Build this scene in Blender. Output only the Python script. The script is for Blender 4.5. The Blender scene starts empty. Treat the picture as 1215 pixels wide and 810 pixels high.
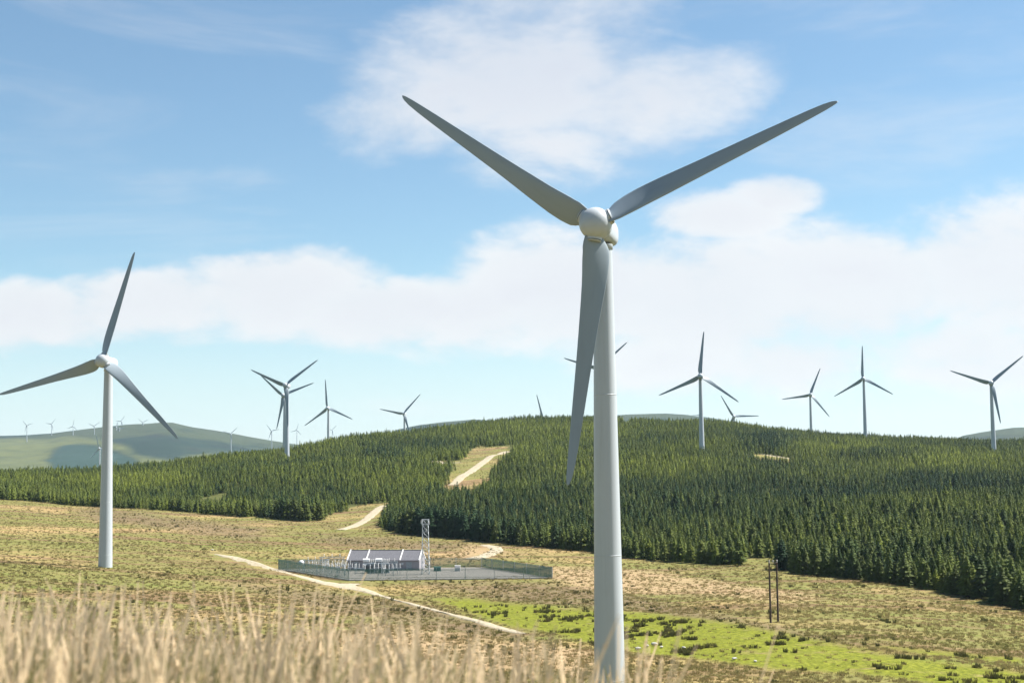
import bpy, bmesh, math, random
import numpy as np
from mathutils import Vector, Matrix, Quaternion, Euler

random.seed(7); rng = np.random.default_rng(7)
scene = bpy.context.scene
C = scene.collection
R = math.radians

# ------------------------------------------------------------------ camera
FPX = 1687.5; PW = 1215.; PH = 810.
PITCH = R(5.25); ROLL = R(0.6)
Fv = np.array([0, math.cos(PITCH), math.sin(PITCH)])
R0 = np.array([1., 0, 0]); U0 = np.cross(R0, Fv)
Rv = R0*math.cos(ROLL) - U0*math.sin(ROLL)
Uv = R0*math.sin(ROLL) + U0*math.cos(ROLL)
def ray(x, y):
    d = Fv + Rv*(x-PW/2)/FPX + Uv*(PH/2-y)/FPX
    return d/d[1]                       # unit depth
def horizon(x):                         # photo y of the horizon at photo x
    return 566.5 - (x/1215.)*12.5
cam_d = bpy.data.cameras.new('camera'); cam = bpy.data.objects.new('camera', cam_d); C.objects.link(cam)
m = Matrix(((Rv[0], Uv[0], -Fv[0], 0), (Rv[1], Uv[1], -Fv[1], 0), (Rv[2], Uv[2], -Fv[2], 0), (0, 0, 0, 1)))
cam.matrix_world = m
cam_d.sensor_width = 36; cam_d.lens = 50; cam_d.clip_start = 0.2; cam_d.clip_end = 60000
cam_d.dof.use_dof = True; cam_d.dof.focus_distance = 140; cam_d.dof.aperture_fstop = 4.2
scene.camera = cam

# ------------------------------------------------------------------ helpers
def tag(o, label=None, cat=None, group=None, kind=None):
    if label: o['label'] = label
    if cat: o['category'] = cat
    if group: o['group'] = group
    if kind: o['kind'] = kind
    return o
def empty(name, loc=(0, 0, 0), rz=0):
    o = bpy.data.objects.new(name, None); C.objects.link(o); o.location = loc; o.rotation_euler = (0, 0, rz)
    o.empty_display_size = 0.3
    return o
def link_mesh(name, me, mat=None, parent=None):
    o = bpy.data.objects.new(name, me); C.objects.link(o)
    if mat: me.materials.append(mat)
    if parent: o.parent = parent
    return o
def np_mesh(name, verts, faces, smooth=False):
    """verts (n,3); faces (m,k) all the same k"""
    verts = np.asarray(verts, dtype=np.float32); faces = np.asarray(faces, dtype=np.int32)
    me = bpy.data.meshes.new(name); n = len(verts); k = faces.shape[1]; mm = len(faces)
    me.vertices.add(n); me.vertices.foreach_set('co', verts.ravel())
    me.loops.add(mm*k); me.loops.foreach_set('vertex_index', faces.ravel())
    me.polygons.add(mm); me.polygons.foreach_set('loop_start', np.arange(mm, dtype=np.int32)*k)
    me.polygons.foreach_set('use_smooth', np.full(mm, smooth))
    me.update(calc_edges=True)
    return me
def attr(me, name, vals):
    a = me.attributes.new(name, 'FLOAT', 'POINT'); a.data.foreach_set('value', np.asarray(vals, dtype=np.float32))
class MB:
    """collects boxes, bars, lathes -> one mesh"""
    def __init__(s): s.v = []; s.f = []; s.sm = []
    def add(s, vs, fs, smooth=False):
        b = len(s.v); s.v += [tuple(v) for v in vs]; s.f += [tuple(b+i for i in f) for f in fs]; s.sm += [smooth]*len(fs)
    def box(s, c, sz, rz=0):
        x, y, z = sz[0]/2, sz[1]/2, sz[2]/2; ca, sa = math.cos(rz), math.sin(rz)
        vs = []
        for dz in (-z, z):
            for dx, dy in ((-x, -y), (x, -y), (x, y), (-x, y)):
                vs.append((c[0]+dx*ca-dy*sa, c[1]+dx*sa+dy*ca, c[2]+dz))
        s.add(vs, [(3, 2, 1, 0), (4, 5, 6, 7), (0, 1, 5, 4), (1, 2, 6, 5), (2, 3, 7, 6), (3, 0, 4, 7)])
    def tube(s, a, b, r0, r1=None, n=8, cap=True):
        if r1 is None: r1 = r0
        a = Vector(a); b = Vector(b); d = (b-a).normalized(); q = d.orthogonal().normalized(); w = d.cross(q)
        vs = []
        for p, r in ((a, r0), (b, r1)):
            for i in range(n):
                t = 2*math.pi*i/n; vs.append(p + q*(r*math.cos(t)) + w*(r*math.sin(t)))
        fs = [(i, (i+1) % n, n+(i+1) % n, n+i) for i in range(n)]
        s.add(vs, fs, True)
        if cap: s.add(vs[:n], [tuple(range(n-1, -1, -1))]); s.add(vs[n:], [tuple(range(n))])
    def lathe(s, c, prof, n=16, M=None):
        vs = []
        for r, z in prof:
            for i in range(n):
                t = 2*math.pi*i/n; p = Vector((r*math.cos(t), r*math.sin(t), z))
                if M: p = M @ p
                vs.append(p + Vector(c))
        fs = []
        for k in range(len(prof)-1):
            for i in range(n):
                j = (i+1) % n; fs.append((k*n+i, k*n+j, (k+1)*n+j, (k+1)*n+i))
        s.add(vs, fs, True)
    def build(s, name, mat, parent=None):
        me = bpy.data.meshes.new(name); me.from_pydata(s.v, [], s.f)
        me.polygons.foreach_set('use_smooth', s.sm); me.update()
        return link_mesh(name, me, mat, parent)

# ------------------------------------------------------------------ noise in numpy
def _hash(i, j, seed):
    h = (i.astype(np.int64)*374761393 + j.astype(np.int64)*668265263 + seed*1442695041) & 0xffffffff
    h = ((h ^ (h >> 13))*1274126177) & 0xffffffff
    return ((h ^ (h >> 16)) & 0xffff)/65535.
def vnoise(x, y, seed=0):
    x = np.asarray(x, float); y = np.asarray(y, float)
    i = np.floor(x); j = np.floor(y); u = x-i; v = y-j; u = u*u*(3-2*u); v = v*v*(3-2*v)
    a = _hash(i, j, seed); b = _hash(i+1, j, seed); c = _hash(i, j+1, seed); d = _hash(i+1, j+1, seed)
    return (a*(1-u)+b*u)*(1-v) + (c*(1-u)+d*u)*v
def fbm(x, y, seed=0, o=4):
    s = 0; a = 1.; t = 0
    for k in range(o):
        s = s + a*(vnoise(x*2**k, y*2**k, seed+k)-.5); t += a; a *= .5
    return s/t*2
def sstep(a, b, x):
    t = np.clip((x-a)/(b-a), 0, 1); return t*t*(3-2*t)

# ------------------------------------------------------------------ terrain height
EC = np.array([-400, 0, 100, 200, 240, 300, 360, 400, 455, 520, 600, 700, 780, 840, 870, 932, 1056, 1142, 1215, 1500, 1700.])
EY = np.array([590, 592, 600, 605, 610, 614, 618, 621, 628, 636, 643, 653, 665, 668, 669, 679, 693, 712, 728, 790, 800.])
ED = np.array([640, 610, 585, 565, 555, 530, 515, 500, 470, 445, 420, 390, 358, 345, 338, 315, 285, 258, 238, 190, 180.])
EZ = -(EY-horizon(EC))*ED/FPX
CC = np.array([-400, -200, 0, 100, 200, 240, 300, 340, 390, 450, 500, 560, 640, 700, 760, 850, 900, 960, 1020, 1100, 1160, 1215, 1500, 1700.])
CY = np.array([556, 556, 553, 550, 543, 535, 528, 528, 516, 509, 506, 497, 488, 489, 493, 494, 502, 508, 511, 515, 518, 517, 520, 520.])
CD = np.array([760, 760, 780, 800, 830, 840, 850, 900, 930, 1000, 1040, 1080, 1100, 1100, 1090, 1090, 1080, 1070, 1070, 1000, 980, 980, 950, 950.])
CZ = (horizon(CC)-(CY+6.0*FPX/CD))*CD/FPX
def smooth_interp(c, xs, ys):
    s = 0
    for d, w in ((-24, .25), (0, .5), (24, .25)): s = s + w*np.interp(c+d, xs, ys)
    return s
def edge_depth(c): return smooth_interp(c, EC, ED)
ZFLAT = -22.75
PADQ = [(-35.6, 309), (8.2, 309), (-7.9, 346), (-57.0, 347)]
def quad_dist(X, Y):
    d = np.full(X.shape, -1e9)
    for (x0, y0), (x1, y1) in zip(PADQ, PADQ[1:]+PADQ[:1]):
        L = math.hypot(x1-x0, y1-y0); d = np.maximum(d, ((X-x0)*(y1-y0)-(Y-y0)*(x1-x0))/L)
    return d
def height(X, Y, detail=True):
    X = np.asarray(X, float); Y = np.asarray(Y, float)
    rad = np.hypot(X, Y); az = np.arctan2(X, Y)
    azc = np.clip(az, -R(38), R(38))*(1-sstep(R(70), R(180), np.abs(az)))
    dep = rad*np.cos(azc); c = 607.5 + FPX*np.tan(azc)
    ye = edge_depth(c); ze = smooth_interp(c, EC, EZ); yc = smooth_interp(c, CC, CD); zc = smooth_interp(c, CC, CZ)
    # bank under the camera
    tilt = np.interp(c, [0, 500, 800, 1215, 1700], [.12, .05, -.06, -.55, -.9])
    bank = np.interp(dep, [0, 2.5, 5, 8, 20, 60, 134], [-1.32, -1.35, -1.42, -1.95, -5.6, -15.5, -22.2]) + tilt*sstep(1., 5., dep)*(1-sstep(5, 40, dep)*.8)*(1-sstep(80, 134, dep))
    t = np.clip((dep-134)/(ye-134), 0, 1)
    dip = np.interp(c, [0, 120, 300, 400, 550, 650, 915], [-.3, -.9, -1.8, -2.6, -1.8, -1., 0.])
    meadow = -22.2 + (ze+22.2)*t + dip*4*t*(1-t)
    s = np.clip((dep-ye)/(yc-ye), 0, 1)
    hill = ze + (zc-ze)*np.power(s, 1.18)
    back = zc + (np.minimum(zc, 10.)-zc)*sstep(1.0, 1.30, dep/yc) - 30*sstep(1.35, 2.2, dep/yc)
    z = np.where(dep < 134, bank, np.where(dep < ye, meadow, np.where(dep < yc, hill, back)))
    if detail:
        wm = sstep(120, 160, dep)*(1-sstep(2500, 4000, dep))
        pad = np.exp(-(((X+25)/36)**2+((Y-328)/30)**2)**2)
        z = z + wm*(1-.95*pad)*(fbm(X/45, Y/45, 3, 3)*.55 + fbm(X/7, Y/7, 11, 2)*.16)
        wf = sstep(0, .12, s)*(1-sstep(.82, 1., s))
        z = z + wf*fbm(X/120, Y/90, 21, 3)*4.0
        fl = 1-sstep(1.5, 11., quad_dist(X, Y)); z = z*(1-fl)+(ZFLAT-.05)*fl
        z = z + (1-wm)*(dep < 200)*fbm(X/3, Y/3, 31, 2)*.10
    return z
def h1(x, y): return float(height(np.array([x]), np.array([y]))[0])
def hit(px, py, lo=134, hi=1090):
    """where the line of sight through a photo pixel meets the ground"""
    d = ray(px, py); ys = np.concatenate([np.arange(lo, 600, .5), np.arange(600, hi, 1.)])
    z = height(d[0]*ys, ys); k = np.nonzero(z >= d[2]*ys)[0]
    i = k[0] if len(k) else int(np.argmin(np.abs(z-d[2]*ys)))
    return np.array([d[0]*ys[i], ys[i], z[i]])
def proj(P):
    P = np.atleast_2d(P); d = P@Fv
    return np.stack([PW/2+FPX*(P@Rv)/d, PH/2-FPX*(P@Uv)/d], 1)
def in_poly(px, py, poly):
    ins = np.zeros(len(px), bool); n = len(poly)
    for i in range(n):
        x0, y0 = poly[i]; x1, y1 = poly[(i+1) % n]
        if y0 == y1: continue
        cnd = ((y0 > py) != (y1 > py)) & (px < (x1-x0)*(py-y0)/(y1-y0)+x0)
        ins ^= cnd
    return ins

# ------------------------------------------------------------------ materials
class N:
    """tiny node expression helper"""
    def __init__(s, tree): s.t = tree; s.n = tree.nodes; s.l = tree.links
    def new(s, typ, **kw):
        n = s.n.new(typ)
        for k, v in kw.items():
            if k[0] == 'i' and k[1:].isdigit(): s.set(n.inputs[int(k[1:])], v)
            else: setattr(n, k, v)
        return n
    def set(s, sock, v):
        if isinstance(v, bpy.types.NodeSocket): s.l.new(v, sock)
        else: sock.default_value = v
    def m(s, op, a, b=0., c=0., clamp=False):
        n = s.n.new('ShaderNodeMath'); n.operation = op; n.use_clamp = clamp
        s.set(n.inputs[0], a); s.set(n.inputs[1], b); s.set(n.inputs[2], c); return n.outputs[0]
    def ramp(s, v, a, b, x=0., y=1., smooth=True):
        n = s.n.new('ShaderNodeMapRange'); n.interpolation_type = 'SMOOTHSTEP' if smooth else 'LINEAR'
        for i, q in enumerate((v, a, b, x, y)): s.set(n.inputs[i], q)
        return n.outputs[0]
    def mix(s, f, a, b, typ='MIX'):
        n = s.n.new('ShaderNodeMix'); n.data_type = 'RGBA'; n.blend_type = typ
        s.set(n.inputs[0], f)
        for i, q in ((6, a), (7, b)):
            if isinstance(q, tuple) and len(q) == 3: q = q+(1,)
            s.set(n.inputs[i], q)
        return n.outputs[2]
    def noise(s, vec, scale, det=3, rough=.5, dist=0.):
        n = s.n.new('ShaderNodeTexNoise'); s.set(n.inputs['Vector'], vec)
        n.inputs['Scale'].default_value = scale; n.inputs['Detail'].default_value = det
        n.inputs['Roughness'].default_value = rough; n.inputs['Distortion'].default_value = dist
        return n.outputs[0]
    def coord(s, what='Object'): return s.n.new('ShaderNodeTexCoord').outputs[what]
    def pos(s): return s.n.new('ShaderNodeNewGeometry').outputs['Position']
    def scale(s, v, sc):
        n = s.n.new('ShaderNodeMapping'); s.set(n.inputs[0], v); n.inputs[3].default_value = sc; return n.outputs[0]
    def attr(s, name, typ='GEOMETRY'):
        n = s.n.new('ShaderNodeAttribute'); n.attribute_name = name; n.attribute_type = typ; return n.outputs['Fac']
def new_mat(name):
    mt = bpy.data.materials.new(name); mt.use_nodes = True; nt = mt.node_tree
    b = nt.nodes['Principled BSDF']; return mt, N(nt), b
def simple(name, col, rough=.6, metal=0., var=.12, scale=2., spec=.5):
    mt, n, b = new_mat(name)
    f = n.noise(n.coord(), scale, 4, .6)
    k = n.ramp(f, .3, .7, 1-var, 1+var*.6, False)
    c = n.mix(1., col, n.new('ShaderNodeCombineColor', i0=k, i1=k, i2=k).outputs[0], 'MULTIPLY')
    n.set(b.inputs['Base Color'], c); b.inputs['Roughness'].default_value = rough; b.inputs['Metallic'].default_value = metal
    b.inputs['Specular IOR Level'].default_value = spec
    return mt
def turbine_paint():
    mt, n, b = new_mat('turbine_paint')
    p = n.coord()
    streak = n.noise(n.scale(p, (3., 3., .12)), 1.2, 4, .6)
    fine = n.noise(p, .6, 3, .5)
    c = n.mix(n.ramp(streak, .45, .75, 0, .35), (.40, .435, .465), (.32, .35, .37))
    c = n.mix(n.ramp(fine, .5, .8, 0, .25), c, (.35, .375, .39))
    n.set(b.inputs['Base Color'], c); b.inputs['Roughness'].default_value = .38
    b.inputs['Specular IOR Level'].default_value = .45
    return mt
def blade_paint():
    mt, n, b = new_mat('blade_paint')
    p = n.coord()
    c = n.mix(n.ramp(n.noise(n.scale(p, (1, 1, .2)), 1.5, 4), .45, .8, 0, .5), (.225, .270, .305), (.19, .225, .25))
    n.set(b.inputs['Base Color'], c); b.inputs['Roughness'].default_value = .4
    return mt
def foliage(name, a, b_, c_, trans=.22):
    mt, n, b = new_mat(name)
    t = n.attr('tint', 'INSTANCER')
    rnd = n.new('ShaderNodeObjectInfo').outputs['Random']
    col = n.mix(t, a, b_)
    col = n.mix(n.ramp(rnd, .55, 1., 0, .8), col, c_)
    f = n.noise(n.coord(), 1.3, 3, .6)
    k = n.ramp(f, .3, .7, .52, 1.22, False)
    col = n.mix(1., col, n.new('ShaderNodeCombineColor', i0=k, i1=k, i2=k).outputs[0], 'MULTIPLY')
    n.set(b.inputs['Base Color'], col); b.inputs['Roughness'].default_value = .75; b.inputs['Specular IOR Level'].default_value = .15
    tr = n.new('ShaderNodeBsdfTranslucent'); n.set(tr.inputs[0], col)
    mx = n.new('ShaderNodeMixShader'); mx.inputs[0].default_value = trans
    n.l.new(b.outputs[0], mx.inputs[1]); n.l.new(tr.outputs[0], mx.inputs[2])
    n.l.new(mx.outputs[0], n.n['Material Output'].inputs[0])
    return mt
def grass_mat(name, a, b_, c_, trans=.35):
    mt, n, b = new_mat(name)
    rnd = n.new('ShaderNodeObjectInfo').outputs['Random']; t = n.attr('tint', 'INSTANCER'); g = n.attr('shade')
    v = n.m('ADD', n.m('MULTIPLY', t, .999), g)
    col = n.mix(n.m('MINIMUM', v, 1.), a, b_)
    col = n.mix(n.ramp(rnd, .4, 1., 0, .6), col, c_)
    n.set(b.inputs['Base Color'], col); b.inputs['Roughness'].default_value = .7; b.inputs['Specular IOR Level'].default_value = .2
    tr = n.new('ShaderNodeBsdfTranslucent'); n.set(tr.inputs[0], col)
    mx = n.new('ShaderNodeMixShader'); mx.inputs[0].default_value = trans
    n.l.new(b.outputs[0], mx.inputs[1]); n.l.new(tr.outputs[0], mx.inputs[2])
    n.l.new(mx.outputs[0], n.n['Material Output'].inputs[0])
    return mt

M = dict(
    tower=turbine_paint(), blade=blade_paint(),
    seam=simple('seam_grey', (.3,.3,.3),.5),
    gravel=simple('gravel', (.33, .285, .205), .9, var=.3, scale=1.5, spec=.1),
    pad=simple('pad_stone', (.235, .22, .20), .9, var=.2, scale=.6, spec=.1),
    wall=simple('render_wall', (.24, .23, .245), .85, var=.15, scale=.7),
    slate=simple('slate_roof', (.135, .135, .15), .9, var=.25, spec=.15, scale=3),
    white=simple('white_paint', (.62, .61, .60), .5),
    galv=simple('galvanised_steel', (.42, .45, .47), .45, .35, scale=4),
    fence=simple('green_fence_coating', (.04, .135, .12), .5, scale=3),
    dark=simple('dark_grey_paint', (.07, .08, .085), .5),
    tank=simple('transformer_grey', (.22, .25, .27), .45),
    porcelain=simple('porcelain', (.72, .70, .66), .25),
    wood=simple('creosoted_wood', (.065, .042, .030), .8, var=.3, scale=3),
    rock=simple('pale_limestone', (.36, .35, .32), .9, var=.3, scale=2),
    bark=simple('bark', (.09, .065, .045), .9, var=.3, scale=5),
    spruce=foliage('spruce_needles', (.026, .062, .024), (.255, .295, .042), (.12, .145, .036), .42),
)

# ------------------------------------------------------------------ ground
def meadow_material():
    mt, n, b = new_mat('moorland')
    p = n.pos()
    big = n.noise(n.scale(p, (.020, .030, .02)), 1, 4, .6, .4)
    band = n.noise(n.scale(p, (.012, .085, .02)), 1, 5, .65, .8)
    mid = n.noise(n.scale(p, (.22, .30, .2)), 1, 4, .65)
    fine = n.noise(n.scale(p, (1.6, 1.6, 1.6)), 1, 3, .7)
    tan = (.315, .225, .105); olive = (.165, .160, .052); brown = (.165, .108, .060); straw = (.35, .265, .135)
    c = n.mix(n.ramp(big, .34, .56), tan, olive)
    c = n.mix(n.ramp(band, .48, .60, 0, .9), c, brown)
    c = n.mix(n.ramp(mid, .52, .72, 0, .35), c, straw)
    c = n.mix(n.ramp(mid, .46, .30, 0, .3), c, (.15, .135, .05))
    grn = n.noise(n.scale(p, (.03, .13, .1)), 1.7, 4, .6)
    c = n.mix(n.ramp(grn, .55, .66, 0, .6), c, (.135, .165, .038))
    c = n.mix(n.m('MULTIPLY', n.attr('straw'), n.ramp(mid, .25, .6, .45, .95)), c, (.34, .245, .14))
    c = n.mix(n.m('MULTIPLY', n.attr('heather'), n.ramp(mid, .3, .65, .4, .95)), c, (.16, .118, .070))
    wet = n.m('MULTIPLY', n.attr('bog'), n.ramp(mid, .72, .56, .35, 1.))
    c = n.mix(wet, c, n.mix(n.ramp(fine, .3, .7), (.115, .132, .016), (.185, .195, .026)))
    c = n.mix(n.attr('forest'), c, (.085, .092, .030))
    k = n.ramp(fine, .25, .75, .60, 1.10, False)
    c = n.mix(1., c, n.new('ShaderNodeCombineColor', i0=k, i1=k, i2=k).outputs[0], 'MULTIPLY')
    n.set(b.inputs['Base Color'], c); b.inputs['Roughness'].default_value = .95; b.inputs['Specular IOR Level'].default_value = .05
    bp = n.new('ShaderNodeBump'); bp.inputs['Strength'].default_value = .9; bp.inputs['Distance'].default_value = .5
    n.set(bp.inputs['Height'], n.m('ADD', n.m('MULTIPLY', fine, .35), mid)); n.l.new(bp.outputs[0], b.inputs['Normal'])
    return mt
M['moor'] = meadow_material()

BOG = [[(515, 712), (560, 711), (640, 717), (700, 724), (760, 726), (870, 738), (960, 757), (1060, 777), (1215, 797), (1300, 806), (1300, 830), (1180, 822), (1060, 803), (900, 792), (830, 782), (760, 775), (700, 764), (660, 752), (600, 742), (560, 728)],
       [(1010, 764), (1215, 780), (1215, 788), (1100, 777)]]
STRAW = [[(560, 646), (600, 656), (560, 662), (520, 660)], [(640, 672), (760, 676), (860, 690), (985, 710), (960, 716), (860, 708), (760, 703), (700, 700), (655, 690)], [(430, 735), (700, 770), (700, 795), (400, 790)]]
HEATHER = [[(250, 688), (400, 702), (500, 716), (640, 760), (560, 750), (380, 722)], [(480, 690), (640, 690), (760, 708), (900, 738), (1060, 772), (900, 752), (760, 724), (600, 712)], [(100, 601), (330, 628), (300, 640), (100, 615)], [(380, 634), (560, 646), (520, 652), (380, 645)]]
CLEAR = [[(300, 640), (366, 622), (388, 609), (438, 597), (462, 596), (458, 606), (450, 626), (460, 650), (360, 660)],
         [(519, 590), (528, 569), (548, 543), (566, 529), (604, 529), (600, 545), (588, 560), (566, 590)],
         [(504, 553), (506, 546), (560, 546), (556, 554)],
         [(890, 547), (896, 539), (925, 541.5), (943, 545), (938, 551)],
         [(1100, 523), (1104, 512), (1140, 513), (1140, 523)],
         [(872, 668), (884, 661), (915, 661), (936, 672), (932, 684), (880, 674)]]
def mask(X, Y, Z, polys, wob=3.):
    P = proj(np.stack([X, Y, Z], 1)); w = fbm(X/9, Y/14, 77, 3)*wob
    out = np.zeros(len(X), bool)
    for q in polys: out |= in_poly(P[:, 0]+w*3, P[:, 1]+w, q)
    return out & (Y > 134) & (Y < 1100)
def mask_soft(X, Y, Z, polys, wob=3., n=10, jx=16, jy=4.):
    P = proj(np.stack([X, Y, Z], 1)); w = fbm(X/9, Y/14, 77, 3)*wob; rs = np.random.default_rng(3); out = np.zeros(len(X))
    for k in range(n):
        a, b = rs.uniform(-jx, jx), rs.uniform(-jy, jy); o = np.zeros(len(X), bool)
        for q in polys: o |= in_poly(P[:, 0]+w*3+a, P[:, 1]+w+b, q)
        out += o
    return out/n*((Y > 134) & (Y < 1100))
def build_ground():
    fa = np.linspace(-R(24), R(24), 640)
    la = np.concatenate([-np.linspace(R(180), R(25), 70), fa, np.linspace(R(25), R(180), 70)])
    r = [0.25]
    while r[-1] < 14000:
        q = r[-1]; r.append(q*(1.045 if q < 100 else 1.0085 if q < 1250 else 1.05))
    r = np.array(r); A, Rr = np.meshgrid(la, r); X = (Rr*np.sin(A)).ravel(); Y = (Rr*np.cos(A)).ravel()
    Z = height(X, Y); na = len(la); nr = len(r)
    i = np.arange(nr-1)[:, None]*na + np.arange(na-1)[None, :]
    F = np.stack([i, i+1, i+1+na, i+na], 2).reshape(-1, 4)
    V = np.stack([X, Y, Z], 1)
    V = np.vstack([V, [[0, 0, h1(0, 0)]]])
    me = np_mesh('ground', V, F, True)
    X = V[:, 0]; Y = V[:, 1]; Z = V[:, 2]
    ok = Y > 100
    def full(pl, wob=3.):
        o = np.zeros(len(X)); o[ok] = mask_soft(X[ok], Y[ok], Z[ok], pl, wob) if wob > 1 else mask(X[ok], Y[ok], Z[ok], pl, wob); return o
    attr(me, 'bog', full(BOG)); attr(me, 'straw', full(STRAW, 5)); attr(me, 'heather', full(HEATHER, 5))
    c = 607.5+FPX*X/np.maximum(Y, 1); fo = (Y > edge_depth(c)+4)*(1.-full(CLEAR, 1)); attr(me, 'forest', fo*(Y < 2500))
    return tag(link_mesh('ground', me, M['moor']), kind='structure')
build_ground()

# gravel tracks, draped on the ground
def track(name, pts, width, label=None, lift=.12):
    P = [hit(*p)[:2] for p in pts]
    # resample
    P = np.array(P); seg = np.hypot(*np.diff(P, axis=0).T); s = np.concatenate([[0], np.cumsum(seg)])
    t = np.linspace(0, s[-1], max(8, int(s[-1]/1.2))); ker = np.ones(9)/9
    x = np.interp(t, s, P[:, 0]); y = np.interp(t, s, P[:, 1])
    xp = np.convolve(np.pad(x, 4, 'edge'), ker, 'valid'); yp = np.convolve(np.pad(y, 4, 'edge'), ker, 'valid')
    dx = np.gradient(xp); dy = np.gradient(yp); L = np.hypot(dx, dy)+1e-9; nx = -dy/L; ny = dx/L
    V = []; K = 7
    if not hasattr(width, '__len__'): width = [width]*len(pts)
    w = np.interp(t, s, width)
    for k in range(K):
        o = (k/(K-1)-.5)*w*(1+.22*fbm(t/4, t*0+k*3.1, 5+k, 2))
        X = xp+nx*o; Y = yp+ny*o
        z = height(X, Y) + lift - (.25 if k in (0, K-1) else 0)
        V.append(np.stack([X, Y, z], 1))
    V = np.array(V); n = V.shape[1]; i = (np.arange(K-1)[:, None]*n+np.arange(n-1)[None, :])
    F = np.stack([i, i+1, i+1+n, i+n], 2).reshape(-1, 4)
    return tag(link_mesh(name, np_mesh(name, V.reshape(-1, 3), F, True), M['gravel']), kind='structure')
track('gravel_track', [(252, 657), (275, 663), (300, 668), (325, 675), (350, 682), (375, 689), (395, 693), (418, 697), (450, 706), (476, 713.5), (497, 719), (528, 727), (550, 733), (580, 741), (605, 748), (626, 753)], [1.5, 3, 3.2, 3.4, 3.4, 4, 5.5, 5, 1.8, .5, 1.8, .8, 1.7, 2.0, 1.8, 1.0])
track('gravel_lay_by', [(392, 692), (405, 693.5), (420, 694.5), (432, 694)], [4, 7, 7, 3])
track('access_track', [(556, 664), (575, 660), (590, 653.5), (588, 649), (574, 646)], [5, 5, 4.5, 4.5, 3.5])
track('forest_track', [(402, 629), (420, 624), (435, 616), (446, 606), (456, 599)], 4.5)
track('forest_track', [(536, 576), (546, 567), (556, 561), (570, 551), (580, 543), (596, 536.5), (605, 535)], 5.5)
track('forest_track', [(498, 547.5), (515, 547), (545, 549)], 5)
track('forest_track', [(886, 536), (905, 539), (935, 544), (950, 546)], 3)

# ------------------------------------------------------------------ distant hills
def hill_material(name, a, b_, c_, sc=1.):
    mt, n, b = new_mat(name)
    p = n.pos()
    f = n.noise(n.scale(p, (.0012*sc, .0012*sc, .006*sc)), 1, 6, .62, .6)
    g = n.noise(n.scale(p, (.008*sc, .008*sc, .02*sc)), 1, 5, .7)
    c = n.mix(n.ramp(f, .42, .56), a, b_)
    c = n.mix(n.ramp(g, .50, .72, 0, .7), c, c_)
    c = n.mix(n.m('MULTIPLY', n.attr('pasture'), n.ramp(g, .35, .6, .6, 1.)), c, (.09, .10, .038))
    c = n.mix(n.attr('cloud_shade_mask'), c, (.022, .045, .035))  # cloud shadow painted into the hill colour as a dark patch, no trees
    n.set(b.inputs['Base Color'], c); b.inputs['Roughness'].default_value = .95; b.inputs['Specular IOR Level'].default_value = .05
    return mt
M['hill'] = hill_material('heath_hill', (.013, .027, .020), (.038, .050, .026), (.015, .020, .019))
HILLS = []
def distant_hill(name, cols, ys, D, front, back, past=None, cloud_shade=None):
    cols = np.array(cols, float); zr = (horizon(cols)-np.array(ys, float))*D/FPX
    def hz(X, Y):
        c = 607.5+FPX*X/Y; r = smooth_interp(c, cols, zr) if False else np.interp(c, cols, zr)
        t = np.where(Y < D, sstep(D-front, D, Y)*.55+.45*np.clip((Y-D+front)/front, 0, 1)**1.0, 1-sstep(D, D+back, Y))
        t = np.clip(t, 0, 1)
        return -60 + (r+60)*t + fbm(X/420, Y/420, 51, 5)*26*sstep(0, .3, t)*(1-sstep(.75, 1., t)) + fbm(X/120, Y/120, 91, 3)*2.5
    cc = np.linspace(cols[0], cols[-1], 260); yy = np.concatenate([np.linspace(D-front, D, 70), np.linspace(D, D+back, 24)[1:]])
    Cc, YY = np.meshgrid(cc, yy); XX = (Cc-607.5)/FPX*YY; Z = hz(XX.ravel(), YY.ravel())
    V = np.stack([XX.ravel(), YY.ravel(), Z], 1); na = len(cc)
    i = np.arange(len(yy)-1)[:, None]*na+np.arange(na-1)[None, :]
    me = np_mesh(name, V, np.stack([i, i+1, i+1+na, i+na], 2).reshape(-1, 4), True)
    P = proj(V); w = fbm(V[:, 0]/150, V[:, 1]/150, 5, 4)
    pm = np.zeros(len(V))
    js = [(a*7, b*1.6) for a in (-1, -.5, 0, .5, 1) for b in (-1, 0, 1)]
    for q in (past or []): pm = np.maximum(pm, sum(in_poly(P[:, 0]+w*16+a, P[:, 1]+w*4+b, q)*1. for a, b in js)/15)
    attr(me, 'pasture', pm)
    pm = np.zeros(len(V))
    for q in (cloud_shade or []): pm = np.maximum(pm, sum(in_poly(P[:, 0]+w*10+a*.5, P[:, 1]+w*3+b*.5, q)*1. for a, b in js)/15)
    attr(me, 'cloud_shade_mask', pm)  # mask of the painted cloud shadow, not of trees
    HILLS.append((hz, D-front, D+back, cols[0], cols[-1]))
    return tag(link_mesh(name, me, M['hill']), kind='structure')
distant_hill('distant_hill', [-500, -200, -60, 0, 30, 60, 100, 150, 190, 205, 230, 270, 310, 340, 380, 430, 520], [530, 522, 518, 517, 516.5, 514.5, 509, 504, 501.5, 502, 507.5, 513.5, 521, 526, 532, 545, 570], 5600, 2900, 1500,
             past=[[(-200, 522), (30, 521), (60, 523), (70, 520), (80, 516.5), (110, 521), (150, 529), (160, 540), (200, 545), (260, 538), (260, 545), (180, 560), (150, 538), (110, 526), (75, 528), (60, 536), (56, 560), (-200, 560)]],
             cloud_shade=[[(58, 552), (62, 536), (78, 528), (100, 527), (125, 533), (158, 545), (158, 560), (58, 560)]])  # outline of the cloud shadow painted on the hill
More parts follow.
